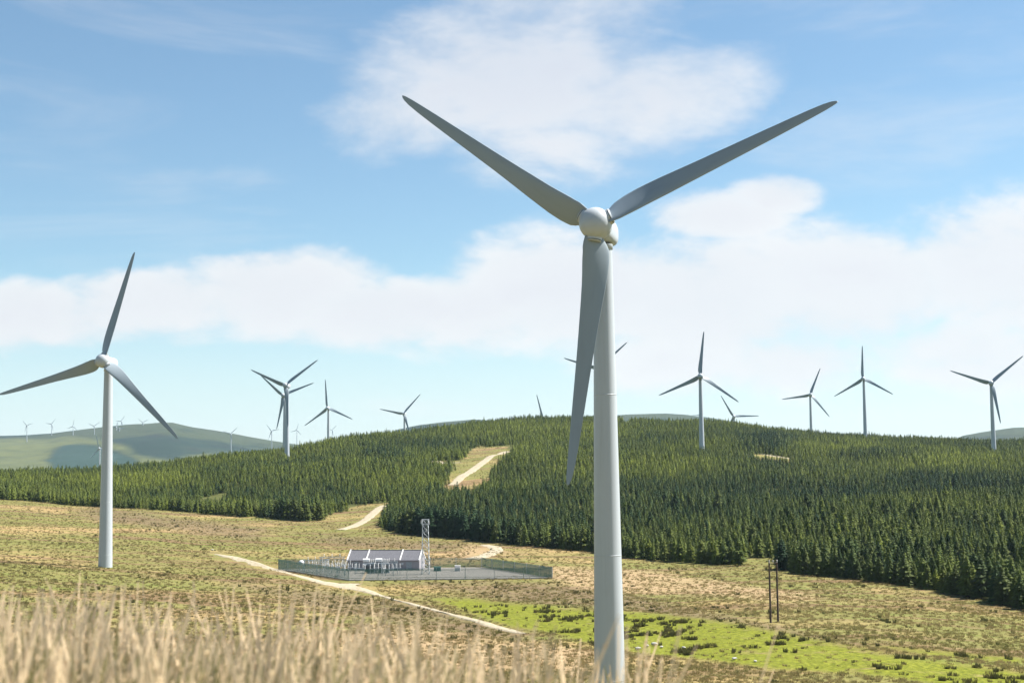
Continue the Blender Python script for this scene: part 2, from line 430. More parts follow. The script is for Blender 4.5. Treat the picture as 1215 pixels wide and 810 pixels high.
distant_hill('distant_hill', [380, 430, 470, 500, 530, 560, 600, 650, 700, 731, 760, 790, 815, 840, 870, 900, 960, 1020], [560, 530, 510, 504, 501, 498, 500, 497, 494, 493, 491.5, 490.5, 492.5, 496, 501.5, 508, 530, 560], 5000, 2000, 1500)
distant_hill('distant_hill', [1080, 1110, 1140, 1160, 1180, 1200, 1215, 1260, 1320, 1500], [560, 530, 517, 513.5, 511, 508, 507, 503, 500, 505], 4600, 2000, 1500)
def surface(x, y):
    z = h1(x, y); c = 607.5+FPX*x/y
    for hz, a, b, c0, c1 in HILLS:
        if a < y < b and c0 < c < c1: z = max(z, float(hz(np.array([x]), np.array([y]))[0]))
    return z

# ------------------------------------------------------------------ wind turbines
BLADE = 25.0; HUBH = 45.0; TILT = R(5); OVER = 2.85
def blade_mesh():
    st = [0.9, 1.4, 1.9, 2.4, 2.9, 3.5, 4.2, 5.0, 6.0, 7.5, 9.5, 12, 15, 18, 20.5, 22.5, 23.8, 24.5, 24.85, 25.0]
    ch = np.interp(st, [0.9, 1.4, 1.9, 2.4, 3.4, 4.6, 6, 9, 12, 15, 20, 23, 24.2, 24.8, 25], [1.3, 1.6, 2.15, 2.5, 2.6, 2.5, 2.28, 1.92, 1.62, 1.40, 1.05, .78, .58, .32, .06])
    tk = np.interp(st, [0.9, 1.5, 2.0, 3.0, 4.2, 6, 9, 15, 25], [1., .85, .6, .48, .42, .33, .25, .18, .13])
    tw = np.interp(st, [0.9, 2.0, 4, 7, 12, 18, 25], [34, 34, 27, 16, 8, 4, 1])
    n = 24; V = []; F = []
    for k, r in enumerate(st):
        c = ch[k]; t = tk[k]; circ = np.clip((t-.36)/.64, 0, 1)
        a = R(tw[k])
        for i in range(n):
            th = 2*math.pi*i/n
            # airfoil: x from LE(0) to TE(1)
            x = .5*(1-math.cos(th)); yt = 5*t*(.2969*math.sqrt(x)-.126*x-.3516*x*x+.2843*x**3-.1015*x**4)
            ya = yt if th < math.pi else -yt*.62
            xc = (x-.30)*c; yc = ya*c
            rc = c/2; xo = -math.cos(th)*rc; yo = math.sin(th)*rc
            xx = xc*(1-circ)+xo*circ; yy = yc*(1-circ)+yo*circ
            # local: span +Z, chord X (LE towards +X = the way it turns), thickness Y (front = -Y)
            X = -xx; Y = yy
            V.append((X*math.cos(a)-Y*math.sin(a)*1, -(X*math.sin(a))*1 + Y*math.cos(a) - .012*r*r*.02*r/10, r))
    m_ = len(st)
    for k in range(m_-1):
        for i in range(n):
            j = (i+1) % n; F.append((k*n+i, k*n+j, (k+1)*n+j, (k+1)*n+i))
    me = bpy.data.meshes.new('blade'); me.from_pydata(V, [], F + [tuple(range((m_-1)*n, m_*n))])
    for p in me.polygons: p.use_smooth = True
    me.update(); return me
def tower_mesh():
    b = MB(); H = HUBH-1.75
    rr = lambda z: 1.50-.60*z/H
    b.lathe((0, 0, 0), [(rr(z), z) for z in (-3, 0, 6, 12, 18, 24, 30, 36, H)], 64)
    for z in (2.6, 14, 29): b.lathe((0, 0, 0), [(rr(z)-.01, z-.05), (rr(z)+.006, z-.045), (rr(z)+.006, z+.045), (rr(z)-.01, z+.05)], 64)
    b.lathe((0, 0, 0), [(.9, H-.4), (.97, H-.38), (.97, H+.1)], 48)
    me = bpy.data.meshes.new('tower'); me.from_pydata(b.v, [], b.f); me.polygons.foreach_set('use_smooth', b.sm); me.update(); me.materials.append(M['tower']); return me
def nacelle_mesh():
    bm = bmesh.new()
    # rounded box swept along Y (hub side = -Y)
    secs = [(-1.95, .9, .9, 0), (-1.8, 1.05, 1.08, 0), (-1.2, 1.16, 1.22, 0), (0, 1.2, 1.28, 0), (1.4, 1.18, 1.28, 0.02), (2.4, 1.05, 1.15, .06), (3.1, .8, .9, .12), (3.35, .4, .5, .16)]
    rings = []; n = 28
    for y, w, h, dz in secs:
        ring = []
        for i in range(n):
            t = 2*math.pi*i/n; e = .62
            cx = abs(math.cos(t))**e*math.copysign(1, math.cos(t)); sz = abs(math.sin(t))**e*math.copysign(1, math.sin(t))
            ring.append(bm.verts.new((cx*w, y, sz*h+dz)))
        rings.append(ring)
    for a, b in zip(rings, rings[1:]):
        for i in range(n): bm.faces.new((a[i], a[(i+1) % n], b[(i+1) % n], b[i]))
    bm.faces.new(rings[0][::-1]); bm.faces.new(rings[-1])
    bmesh.ops.recalc_face_normals(bm, faces=bm.faces)
    me = bpy.data.meshes.new('nacelle'); bm.to_mesh(me); bm.free()
    for p in me.polygons: p.use_smooth = True
    me.materials.append(M['tower']); return me
def hub_mesh():
    b = MB(); dark = []
    Mx = Matrix.Rotation(math.pi/2, 3, 'X')     # lathe axis z -> -y
    prof = [(.98, -1.35), (1.25, -1.25), (1.42, -1.0), (1.52, -.5), (1.55, 0.), (1.52, .42), (1.39, .82), (1.14, 1.16), (.78, 1.4), (.39, 1.53), (.0, 1.57)]
    b.lathe((0, 0, 0), prof, 40, Mx)
    for k in range(3):
        a = k*2*math.pi/3; d = Vector((math.sin(a), 0, math.cos(a)))
        b.tube(d*.9, d*1.58, .80, .77, 28, False); b.tube(d*1.66, d*1.74, .76, .70, 28); f0 = len(b.f); b.tube(d*1.57, d*1.67, .735, .735, 28, False); dark += list(range(f0, len(b.f)))
    me = bpy.data.meshes.new('hub'); me.from_pydata(b.v, [], b.f); me.polygons.foreach_set('use_smooth', b.sm); me.update(); me.materials.append(M['tower']); me.materials.append(M['dark'])
    for i in dark: me.polygons[i].material_index = 1
    return me
TM = tower_mesh(); NM = nacelle_mesh(); HM = hub_mesh(); BM = blade_mesh(); BM.materials.append(M['blade'])
def make_turbine():
    root = empty('wind_turbine')
    for nm, me in (('tower', TM), ('nacelle', NM), ('hub', HM), ('blade', BM), ('blade', BM), ('blade', BM)):
        o = bpy.data.objects.new(nm, me); C.objects.link(o); o.parent = root
    return root
proto = make_turbine(); first = [True]
def copy_thing(o):
    c = o.copy(); C.objects.link(c)
    for ch in o.children:
        d = ch.copy(); C.objects.link(d); d.parent = c; d.matrix_parent_inverse = Matrix()
        for g in ch.children:
            e = g.copy(); C.objects.link(e); e.parent = d
    return c
def turbine(hubpx, D, yaw, ph, label, group, door=False):
    d = ray(*hubpx); hub = Vector(d)*D; yaw = R(yaw); ph = R(ph)
    fw = Vector((math.sin(yaw), -math.cos(yaw), 0))
    base = hub - fw*OVER*math.cos(TILT); bz = surface(base.x, base.y)
    root = proto if first[0] else copy_thing(proto); first[0] = False
    root.location = (base.x, base.y, bz); root.rotation_euler = (0, 0, yaw)
    H = hub.z - OVER*math.sin(TILT) - bz
    bl = 0
    for ch in sorted(root.children, key=lambda o: o.name):
        k = ch.name.split('.')[0]
        if k == 'tower': ch.scale = (1, 1, (H-1.75+.3)/(HUBH-1.75))
        elif k == 'nacelle': ch.location = (0, 0, H); ch.rotation_euler = (-TILT*.5, 0, 0)
        else:
            hl = Vector((0, -OVER*math.cos(TILT), H+OVER*math.sin(TILT)))
            T_ = Matrix.Translation(hl) @ Matrix.Rotation(-TILT, 4, 'X')
            if k == 'hub': ch.matrix_local = T_ @ Matrix.Rotation(ph, 4, 'Y')
            else: ch.matrix_local = T_ @ Matrix.Rotation(ph+bl*2*math.pi/3, 4, 'Y') @ Matrix.Rotation(R(-1.2), 4, 'X'); bl += 1
    tag(root, label, 'wind turbine', group)
    return root
G1 = 'wind turbines of the wind farm'; G2 = 'far wind turbines on the distant hills'
turbine((706.5, 265.5), 134, -17, 66, 'largest nearest white wind turbine standing on the moor with one blade hanging before its tower', G1)
turbine((122, 428), 310, -9, 14, 'second largest white wind turbine on brown moor left of the substation', G1)
turbine((338.5, 457), 847, -15, 54, 'thick-towered wind turbine in the forest with another rotor showing right behind it', G1)
turbine((336, 469), 1035, -15, 70, 'wind turbine almost hidden behind the tower of the turbine at the left forest crest', G1)
turbine((388.4, 484), 1218, -12, 114, 'small wind turbine with one blade straight up between two turbines on the left crest', G1)
turbine((478.8, 490.6), 1370, -15, 42, 'small wind turbine low on the skyline just left of the dark far hill', G1)
turbine((711, 437), 927, -15, 48, 'wind turbine hidden behind the big tower with only two blade ends showing', G1)
turbine((644.5, 496), 1420, -15, 104, 'wind turbine behind the summit with a single blade poking above the trees', G1)
turbine((831, 446), 776, -6, 6, 'wind turbine in the forest right of the big tower, foot among the trees', G1)
turbine((870.6, 494), 1426, -15, 90, 'wind turbine mostly sunk behind the ridge with one blade lying level', G1)
turbine((961.7, 468.1), 1237, -6, 22, 'smaller wind turbine at the ridge with its top blade leaning right', G1)
turbine((1023.9, 449.2), 1057, -24, 0, 'wind turbine at the ridge with top blade exactly upright, third from the right side', G1)
turbine((1176, 454.4), 861, -18, 50, 'rightmost wind turbine standing among the trees with blades in a V', G1)
far = [((61, 503), 5300, 40, 'faintest far wind turbine above the dark left hill crest'),
       ((31.6, 504.5), 5000, 75, 'leftmost tiny far wind turbine at the end of the hill'),
       ((86.4, 505.5), 5100, 10, 'tiny far wind turbine above the yellow pasture on the hill'),
       ((111.6, 505.5), 5000, 55, 'tiny far wind turbine just left of the near white tower'),
       ((137.8, 506), 5100, 20, 'tiny far wind turbine just right of the near white tower, shortest of three'),
       ((141.5, 508), 5000, 90, 'tiny far wind turbine set lowest of three right of the near tower'),
       ((143.7, 499.5), 5450, 35, 'tiny far wind turbine standing highest of three right of the near tower'),
       ((169.4, 501), 5300, 65, 'tiny far wind turbine just left of the hill summit'),
       ((273.7, 514.5), 3900, 48, 'tallest of the far wind turbines, where the hill runs down to the forest'),
       ((322, 511), 4100, 80, 'thin far wind turbine at the foot of the hill just left of the thick tower'),
       ((352, 510), 5200, 15, 'faint far wind turbine just right of the thick tower'),
       ((394, 510), 5600, 45, 'faint far wind turbine right of the upright-bladed turbine on the left crest'),
       ((117.5, 531.5), 2600, 103, 'bright far rotor at hill foot half hidden by the near left tower'),
       ((829, 492), 5300, 28, 'tiny far wind turbine on the hill behind the turbine right of the big tower')]
for hp, D, ph, lab in far: turbine(hp, D, -14, ph, lab, G2)

# ------------------------------------------------------------------ trees
def conifer_parts(seed, levels, per, H=6.0, W=1.35):
    rs = random.Random(seed); v = []; f = []
    for k in range(levels):
        t = (k+.5)/levels; z = .25+(H-.35)*(t**.92); rad = W*(1-t)**.68*(.80+.40*rs.random())+.05
        if t < .12: rad *= .85
        n = max(4, int(per*(1-.45*t))); a0 = rs.random()*6.28
        for i in range(n):
            a = a0+6.283*i/n+rs.uniform(-.3, .3); r = rad*rs.uniform(.68, 1.18); w = (.34+.34*rad/W)*rs.uniform(.75, 1.25)*W/1.35
            up = rs.uniform(.0, .5)*(.3+t); dz = -.24*r+up*.3*r
            ca, sa = math.cos(a), math.sin(a); b = len(v)
            def P(rr, s, zz): return (ca*rr-sa*s, sa*rr+ca*s, z+zz)
            v += [P(.02, 0, .26), P(r*.55, w*.55, dz*.5-.10), P(r, 0, dz), P(r*.55, -w*.55, dz*.5-.10), P(r*.6, 0, dz*.4+.20)]
            f += [(b, b+1, b+4), (b+1, b+2, b+4), (b+2, b+3, b+4), (b+3, b, b+4)]
    b = len(v); v += [(.07, 0, H-.5), (-.05, .07, H-.5), (-.05, -.07, H-.5), (0, 0, H+.12)]
    f += [(b, b+1, b+3), (b+1, b+2, b+3), (b+2, b, b+3)]
    return np.array(v), np.array(f)
def trunk_arrays(H=6.0, r=.10, n=6):
    v = []; f = []
    for z, rr in ((-.5, r*1.2), (H*.5, r*.6), (H, .01)):
        for i in range(n): v.append((rr*math.cos(6.283*i/n), rr*math.sin(6.283*i/n), z))
    for k in range(2):
        for i in range(n): j = (i+1) % n; f += [(k*n+i, k*n+j, (k+1)*n+j), (k*n+i, (k+1)*n+j, (k+1)*n+i)]
    return np.array(v), np.array(f)
hidden = bpy.data.collections.new('tree_shapes')     # not linked to the scene: shapes for the forest's instances
for s in range(6):
    cv, cf = conifer_parts(100+s, 10, 7, W=[1.7, 1.95, 1.5, 1.75, 1.6, 2.1][s]); tv, tf = trunk_arrays()
    me = np_mesh('forest_tree', np.vstack([cv, tv]), np.vstack([cf, tf+len(cv)]))
    me.materials.append(M['spruce']); o = bpy.data.objects.new('forest_tree', me); hidden.objects.link(o)

TRKF = [[(526, 586), (540, 564), (566, 545), (594, 530), (610, 530), (608, 541), (590, 549), (568, 566), (556, 586)], [(395, 634), (430, 610), (445, 597), (464, 595), (462, 606), (450, 625), (425, 636)]]
def forest_points():
    sp = 2.15; out = []
    ys = np.arange(170, 1420, 1.)
    Ys = []; Xs = []
    y = 180.
    while y < 1330:
        s = sp*(1+.10*sstep(500, 1000, y)); hw = y*.40+15
        x = np.arange(-hw, hw, s); Xs.append(x+rng.uniform(-.42, .42, len(x))*s); Ys.append(np.full(len(x), y)+rng.uniform(-.42, .42, len(x))*s); y += s
    X = np.concatenate(Xs); Y = np.concatenate(Ys)
    c = 607.5+FPX*X/Y
    edge = edge_depth(c) + fbm(X/14, X*0, 8, 3)*7
    keep = (Y > edge) & (Y < smooth_interp(c, CC, CD)*1.10)
    X = X[keep]; Y = Y[keep]; Z = height(X, Y)
    cl = mask(X+rng.normal(0, 1.5, len(X)), Y+rng.normal(0, 3, len(X)), Z, CLEAR, 2.5) | mask(X, Y, Z, TRKF, .3); X, Y, Z = X[~cl], Y[~cl], Z[~cl]
    gap = (vnoise(X/22, Y/22, 61) < .13) & (Y > edge_depth(607.5+FPX*X/Y)+30); gap |= rng.random(len(X)) < .08
    X, Y, Z = X[~gap], Y[~gap], Z[~gap]
    P = proj(np.stack([X, Y, Z], 1)); c = P[:, 0]; py = P[:, 1]
    d = Y-edge_depth(607.5+FPX*X/Y)
    size = .80+.40*fbm(X/30, Y/30, 71, 3)+rng.normal(0, .19, len(X)); size += (.34+.25*fbm(X/12, Y/12, 33, 2))*(1-sstep(10, 45, d))
    size *= np.interp(c, [0, 250, 460, 700, 900, 1215], [.95, .95, 1.05, .95, 1.0, 1.05])
    def blob(cx, cy, rx, ry): return np.exp(-(((c-cx)/rx)**2+((py-cy)/ry)**2)**2)
    tall = blob(913, 530, 38, 7)+blob(455, 549, 32, 6)+blob(1060, 545, 60, 6)+.8*blob(520, 640, 60, 14)+.6*blob(1170, 712, 40, 20)+.5*blob(350, 612, 40, 8)
    size += .70*np.clip(tall, 0, 1)
    tint = .34+.55*fbm(X/60, Y/90, 41, 4)+rng.normal(0, .17, len(X))
    tint += .6*blob(1085, 550, 130, 14)+.5*blob(990, 535, 60, 10)+.35*blob(640, 515, 120, 16)+.3*blob(760, 560, 120, 12)+.35*blob(100, 575, 200, 10)+.3*blob(480, 575, 70, 12)
    tint -= .55*np.clip(tall, 0, 1)+.2*blob(1000, 650, 200, 40)+.2*blob(800, 600, 300, 22)+.3*blob(1150, 580, 100, 12)
    size = np.clip(size*.78, .3, 1.5); tint = np.clip(tint, 0, 1)
    # trees out of the way of the turbine feet
    ok = np.ones(len(X), bool)
    for o in bpy.data.objects:
        if o.name.startswith('wind_turbine'):
            ok &= np.hypot(X-o.location.x, Y-o.location.y) > 5
    # keep roadside of the tracks open
    return X[ok], Y[ok], Z[ok], size[ok], tint[ok], c[ok], py[ok]
FX, FY, FZ, FS, FT, FCx, FPy = forest_points()
inview = (FCx > -8) & (FCx < 1223) & (FPy < 760)
order = np.argsort(-FS/FY*np.where(inview, 1, 1e-6))
# the 300 that show largest, along the front edge
front_rank = order[:4000]
vis = []
hcol = {}
for i in sorted(front_rank, key=lambda i: FY[i]):
    b = int(FCx[i]//3); top = FPy[i]-6*FS[i]*FPX/FY[i]
    q = hcol.get(b, 900); 
    if top < q-9 or q == 900: vis.append(i)
    w = max(1, int(1.1*FS[i]*FPX/FY[i]/3))
    for k in range(b-w//2, b+w//2+1): hcol[k] = min(hcol.get(k, 900), top)
vis = sorted(vis, key=lambda i: -FS[i]/FY[i])[:300]; visset = set(vis)
CROWNS = []
for s in range(5):
    cv, cf = conifer_parts(300+s, 15, 10, W=[1.8, 2.05, 1.6, 1.9, 2.2][s]); me = np_mesh('crown', cv, cf); me.materials.append(M['spruce']); CROWNS.append(me)
tv, tf = trunk_arrays(); TRUNK = np_mesh('trunk', tv, tf); TRUNK.materials.append(M['bark'])
for n_, i in enumerate(vis):
    if n_ == 0:
        t0 = empty('spruce_tree'); root = t0
        for nm, me in (('trunk', TRUNK), ('crown', CROWNS[0])): o = bpy.data.objects.new(nm, me); C.objects.link(o); o.parent = root
    else:
        root = copy_thing(t0)
    s = float(FS[i]); root.location = (FX[i], FY[i], FZ[i]); root.rotation_euler = (0, 0, random.uniform(0, 6.28)); root.scale = (s*random.uniform(.9, 1.15), s*random.uniform(.9, 1.15), s)
    for ch in root.children:
        if ch.name.startswith('crown'): ch.data = CROWNS[n_ % 5]
        ch['tint'] = float(FT[i])
    tag(root, 'green spruce tree along the front edge of the plantation beside the open moor', 'tree', 'spruce trees along the front edge of the plantation')

def scatter(name, X, Y, Z, S, T, coll, label, cat, mat=None, rx=0.):
    V = np.stack([X, Y, Z], 1); me = bpy.data.meshes.new(name); me.vertices.add(len(V)); me.vertices.foreach_set('co', V.astype(np.float32).ravel()); me.update()
    attr(me, 'size', S); attr(me, 'tint', T); attr(me, 'turn', rng.uniform(0, 6.28, len(V)))
    ob = link_mesh(name, me, mat)
    ng = bpy.data.node_groups.new(name, 'GeometryNodeTree')
    ng.interface.new_socket('Geometry', in_out='INPUT', socket_type='NodeSocketGeometry'); ng.interface.new_socket('Geometry', in_out='OUTPUT', socket_type='NodeSocketGeometry')
    n = ng.nodes; l = ng.links; gi = n.new('NodeGroupInput'); go = n.new('NodeGroupOutput'); ip = n.new('GeometryNodeInstanceOnPoints')
    ci = n.new('GeometryNodeCollectionInfo'); ci.inputs['Collection'].default_value = coll; ci.inputs['Separate Children'].default_value = True; ci.inputs['Reset Children'].default_value = True
    def na(nm):
        q = n.new('GeometryNodeInputNamedAttribute'); q.data_type = 'FLOAT'; q.inputs['Name'].default_value = nm; return q.outputs['Attribute']
    cx = n.new('ShaderNodeCombineXYZ'); l.new(na('turn'), cx.inputs[2])
    l.new(gi.outputs[0], ip.inputs['Points']); l.new(ci.outputs[0], ip.inputs['Instance']); ip.inputs['Pick Instance'].default_value = True
    l.new(cx.outputs[0], ip.inputs['Rotation']); l.new(na('size'), ip.inputs['Scale'])
    ri = n.new('FunctionNodeRandomValue'); ri.data_type = 'INT'; ri.inputs[4].default_value = 0; ri.inputs[5].default_value = len(coll.objects)-1
    l.new(ri.outputs[2], ip.inputs['Instance Index']); l.new(ip.outputs[0], go.inputs[0])
    md = ob.modifiers.new('scatter', 'NODES'); md.node_group = ng
    return tag(ob, label, cat, kind='stuff')
rest = np.array([i not in visset for i in range(len(FX))])
scatter('spruce_forest', FX[rest], FY[rest], FZ[rest], FS[rest], FT[rest], hidden, 'mass of dark and light green young spruces covering the hillside', 'forest')
print('forest', rest.sum())

# ------------------------------------------------------------------ moor tufts
def tuft(seed, n, h, spread, w, lean=.5):
    rs = random.Random(seed); v = []; f = []
    for i in range(n):
        a = rs.random()*6.283; r = spread*math.sqrt(rs.random()); x, y = r*math.cos(a), r*math.sin(a); b = rs.random()*6.283
        hh = h*rs.uniform(.6, 1.15); lx, ly = math.cos(a)*lean*hh*rs.random(), math.sin(a)*lean*hh*rs.random(); q = len(v)
        v += [(x-w*math.cos(b), y-w*math.sin(b), -.05), (x+w*math.cos(b), y+w*math.sin(b), -.05), (x+lx*.4, y+ly*.4+w*.5, hh*.6), (x+lx, y+ly, hh)]
        f += [(q, q+1, q+2), (q+1, q+3, q+2)]
    return np.array(v), np.array(f)
def tuft_coll(name, mat, specs):
    c = bpy.data.collections.new(name)
    for k, sp in enumerate(specs):
        v, f = tuft(500+k, *sp); me = np_mesh(name, v, f); me.materials.append(mat); c.objects.link(bpy.data.objects.new(name, me))
    return c
M['tussock'] = grass_mat('tussock_grass', (.17, .15, .052), (.285, .212, .102), (.145, .15, .045), .6)
M['rush'] = grass_mat('rushes', (.066, .070, .023), (.13, .11, .044), (.08, .09, .026), .35)
tc = tuft_coll('tussock_shape', M['tussock'], [(26, .24, .36, .035), (20, .18, .42, .035), (30, .32, .28, .03)])
rc = tuft_coll('rush_shape', M['rush'], [(60, .75, .42, .03, .35), (46, .6, .55, .03, .45), (70, .9, .38, .03, .3)])
def meadow_points(n, lo=140, hi=620):
    u = rng.random(n); Y = lo*(hi/lo)**u; X = Y*rng.uniform(-.385, .385, n); c = 607.5+FPX*X/Y
    k = Y < edge_depth(c)+6; X1, Y1 = X[k], Y[k]
    Y = rng.uniform(320, 900, n//3); X = Y*rng.uniform(-.2, .25, n//3); Z = height(X, Y); k = mask(X, Y, Z, CLEAR, 1.6) & (Y > edge_depth(607.5+FPX*X/Y))
    X = np.concatenate([X1, X[k]]); Y = np.concatenate([Y1, Y[k]]); return X, Y, height(X, Y)
PAD = [(413, 685.5), (652, 683), (570, 673), (329, 674)]
TRK = [[(530, 580), (543, 566), (567, 549), (596, 533), (606, 533), (606, 538), (588, 543), (566, 560), (553, 580)], [(496, 546), (545, 546), (545, 550), (496, 549)], [(880, 535), (950, 544), (950, 548), (880, 540)], [(250, 652), (300, 664), (360, 682), (440, 690), (454, 706), (444, 706), (380, 694), (330, 680), (250, 662)], [(470, 711), (500, 716), (500, 722), (470, 717)], [(520, 724), (630, 750), (630, 757), (520, 730)], [(555, 665), (590, 648), (572, 643), (572, 649), (545, 664)], [(400, 631), (432, 614), (460, 596), (462, 600), (440, 622), (415, 632)]]
def inside(X, Y, Z, polys):
    P = proj(np.stack([X, Y, Z], 1)); o = np.zeros(len(X), bool)
    for q in polys: o |= in_poly(P[:, 0], P[:, 1], q)
    return o
X, Y, Z = meadow_points(70000)
bad = inside(X, Y, Z, TRK) & (rng.random(len(X)) < .93) | inside(X, Y, Z, [PAD]); bog = mask(X, Y, Z, BOG)
k = ~bad & ~(bog & (rng.random(len(X)) < .93)) & (vnoise(X/6, Y/6, 15)+rng.random(len(X))*.6 > .45)
X, Y, Z = X[k], Y[k], Z[k]
st = mask(X, Y, Z, STRAW, 5)
T = np.clip(.42+.55*fbm(X/26, Y/9, 19, 4)+.3*st+rng.normal(0, .12, len(X)), 0, 1)
scatter('moor_grass', X, Y, Z, rng.uniform(.6, 1.25, len(X)), T, tc, 'rough tawny and olive tussock grass covering the open moor', 'grass')
X, Y, Z = meadow_points(160000, 140, 560)
bad = inside(X, Y, Z, TRK+[PAD]); bog = mask(X, Y, Z, BOG); he = mask(X, Y, Z, HEATHER, 5)
nz = vnoise(X/9, Y/9, 25)*.35+vnoise(X/1.7, Y/1.9, 27)*.65
k = ~bad & ((bog & (nz > .66) & (rng.random(len(X)) < .6)) | (he & (nz > .55) & (rng.random(len(X)) < .10)) | ((nz > .80) & (rng.random(len(X)) < .35)))
X, Y, Z = X[k], Y[k], Z[k]
scatter('rush_clumps', X, Y, Z, rng.uniform(.3, .75, len(X)), np.clip(rng.normal(.4, .25, len(X)), 0, 1), rc, 'dark rush clumps dotted over the bright green bog and the moor', 'rushes')

# ------------------------------------------------------------------ foreground grass (dry seeding stems)
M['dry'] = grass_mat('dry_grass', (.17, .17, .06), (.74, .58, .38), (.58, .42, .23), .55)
def foreground_grass():
    n = 9500; V = []; F = []; S = []
    Yy = 2.9+3.6*rng.random(n)**1.1; cc = rng.uniform(-160, 860, n)
    keep = rng.random(n) < np.interp(cc, [-160, 350, 500, 650, 760, 860], [1, .9, .55, .30, .14, .03]); Yy = Yy[keep]; cc = cc[keep]
    Xx = (cc-607.5)/FPX*Yy*1.0; Zz = height(Xx, Yy)
    nb = vnoise(Xx*2.2, Yy*1.2, 95)
    for x, y, z, c, q in zip(Xx, Yy, Zz, cc, nb):
        seed = random.random() < .55
        # where the top of the grass mass shows
        top = np.interp(c, [-160, 0, 120, 260, 400, 520, 700, 860], [736, 738, 738, 750, 752, 770, 788, 798]) + (q-.5)*-62*np.interp(c, [500, 720], [1, .35])
        hz_ = -(top-horizon(c))*y/FPX - z
        h = hz_*random.uniform(.55, 1.04) if random.random() > .05 else hz_+y*random.uniform(10, 52)/FPX
        tallst = h > hz_*1.05; h = max(.12, h)
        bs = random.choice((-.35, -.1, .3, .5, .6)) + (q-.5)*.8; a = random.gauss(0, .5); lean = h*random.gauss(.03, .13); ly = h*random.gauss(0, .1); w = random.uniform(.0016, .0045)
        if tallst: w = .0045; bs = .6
        pts = []
        for k in range(6):
            t = k/5; pts.append((x+lean*t*t, y+ly*t*t, z+h*t))
        b = len(V)
        for k, p in enumerate(pts):
            t = k/5; ww = w*(1-.5*t)
            if seed and t > .72: ww = .0065 if k == 4 else .002
            if seed and k == 5: ww = .0012
            ca, sa = math.cos(a), math.sin(a)
            V.append((p[0]-ww*ca, p[1]-ww*sa, p[2])); V.append((p[0]+ww*ca, p[1]+ww*sa, p[2]))
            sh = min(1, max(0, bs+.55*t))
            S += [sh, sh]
        for k in range(5): F.append((b+2*k, b+2*k+1, b+2*k+3, b+2*k+2))
        if seed:           # spikelets around the head
            for j in range(5):
                t = .74+.24*j/5; px, py, pz = x+lean*t*t, y+ly*t*t, z+h*t; g = random.random()*6.283; L = random.uniform(.012, .026); b = len(V)
                V += [(px, py, pz), (px+math.cos(g)*.006+.004, py, pz+L*.6), (px+math.cos(g)*.012, py+math.sin(g)*.012, pz+L), (px+math.cos(g)*.002-.003, py, pz+L*.6)]
                S += [.9]*4; F.append((b, b+1, b+2, b+3))
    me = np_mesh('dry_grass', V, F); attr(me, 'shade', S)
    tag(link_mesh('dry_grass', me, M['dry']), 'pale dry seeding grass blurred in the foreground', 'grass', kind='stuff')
foreground_grass()

# ------------------------------------------------------------------ substation
A = hit(413, 685)[:2]; B = hit(651, 682.5)[:2]; Cc_ = hit(578, 663.5)[:2]; D_ = hit(331, 666)[:2]
A, B, Cc_, D_ = [np.array(q, float) for q in PADQ]; ZP = ZFLAT+.12
print('pad corners', A, B, Cc_, D_, ZP)
def pad():
    corners = [A, B, Cc_, D_]; cx = sum(c[0] for c in corners)/4; cy = sum(c[1] for c in corners)/4
    top = [(c[0], c[1], max(ZP, ZP)) for c in corners]
    out = [(cx+(c[0]-cx)*1.05, cy+(c[1]-cy)*1.05, ZP-1.6) for c in corners]
    me = bpy.data.meshes.new('gravel_pad'); me.from_pydata(top+out, [], [(0, 1, 2, 3)]+[(i, 4+i, 4+(i+1) % 4, (i+1) % 4) for i in range(4)]); me.update()
    tag(link_mesh('gravel_pad', me, M['pad']), kind='structure')
pad()
def fence():
    root = empty('security_fence', (A[0], A[1], ZP)); tag(root, 'green palisade security fence around the substation compound', 'fence')
    off = Vector((A[0], A[1], ZP)); cs = [A, B, Cc_, D_, A]; H = 2.3
    ins = .3
    for p, q in zip(cs, cs[1:]):
        p = np.array(p); q = np.array(q); L = np.hypot(*(q-p)); d = (q-p)/L; rz = math.atan2(d[1], d[0]); b = MB(); k = 0.
        while k < L:
            c = p+d*k; b.box((c[0]-off.x, c[1]-off.y, H/2), (.060, .010, H), rz); k += .115
        for z in (.35, H-.4): mid = (p+q)/2; b.box((mid[0]-off.x, mid[1]-off.y, z), (L, .05, .06), rz)
        b.build('pale_panel', M['fence'], root)
        n = int(L//6.)
        for i in range(n+1):
            c = p+d*(L*i/max(n, 1)); c = c+np.array([-d[1], d[0]])*.08
            if i == n: continue
            e = MB(); e.box((c[0]-off.x, c[1]-off.y, H/2), (.1, .1, H+.1), rz); e.build('post', M['galv'], root)
fence()
def on_pad(px, py):
    py = 675.2+(py-668)*.62
    d = ray(px, py); t = ZP/d[2]; return np.array([d[0]*t, t])
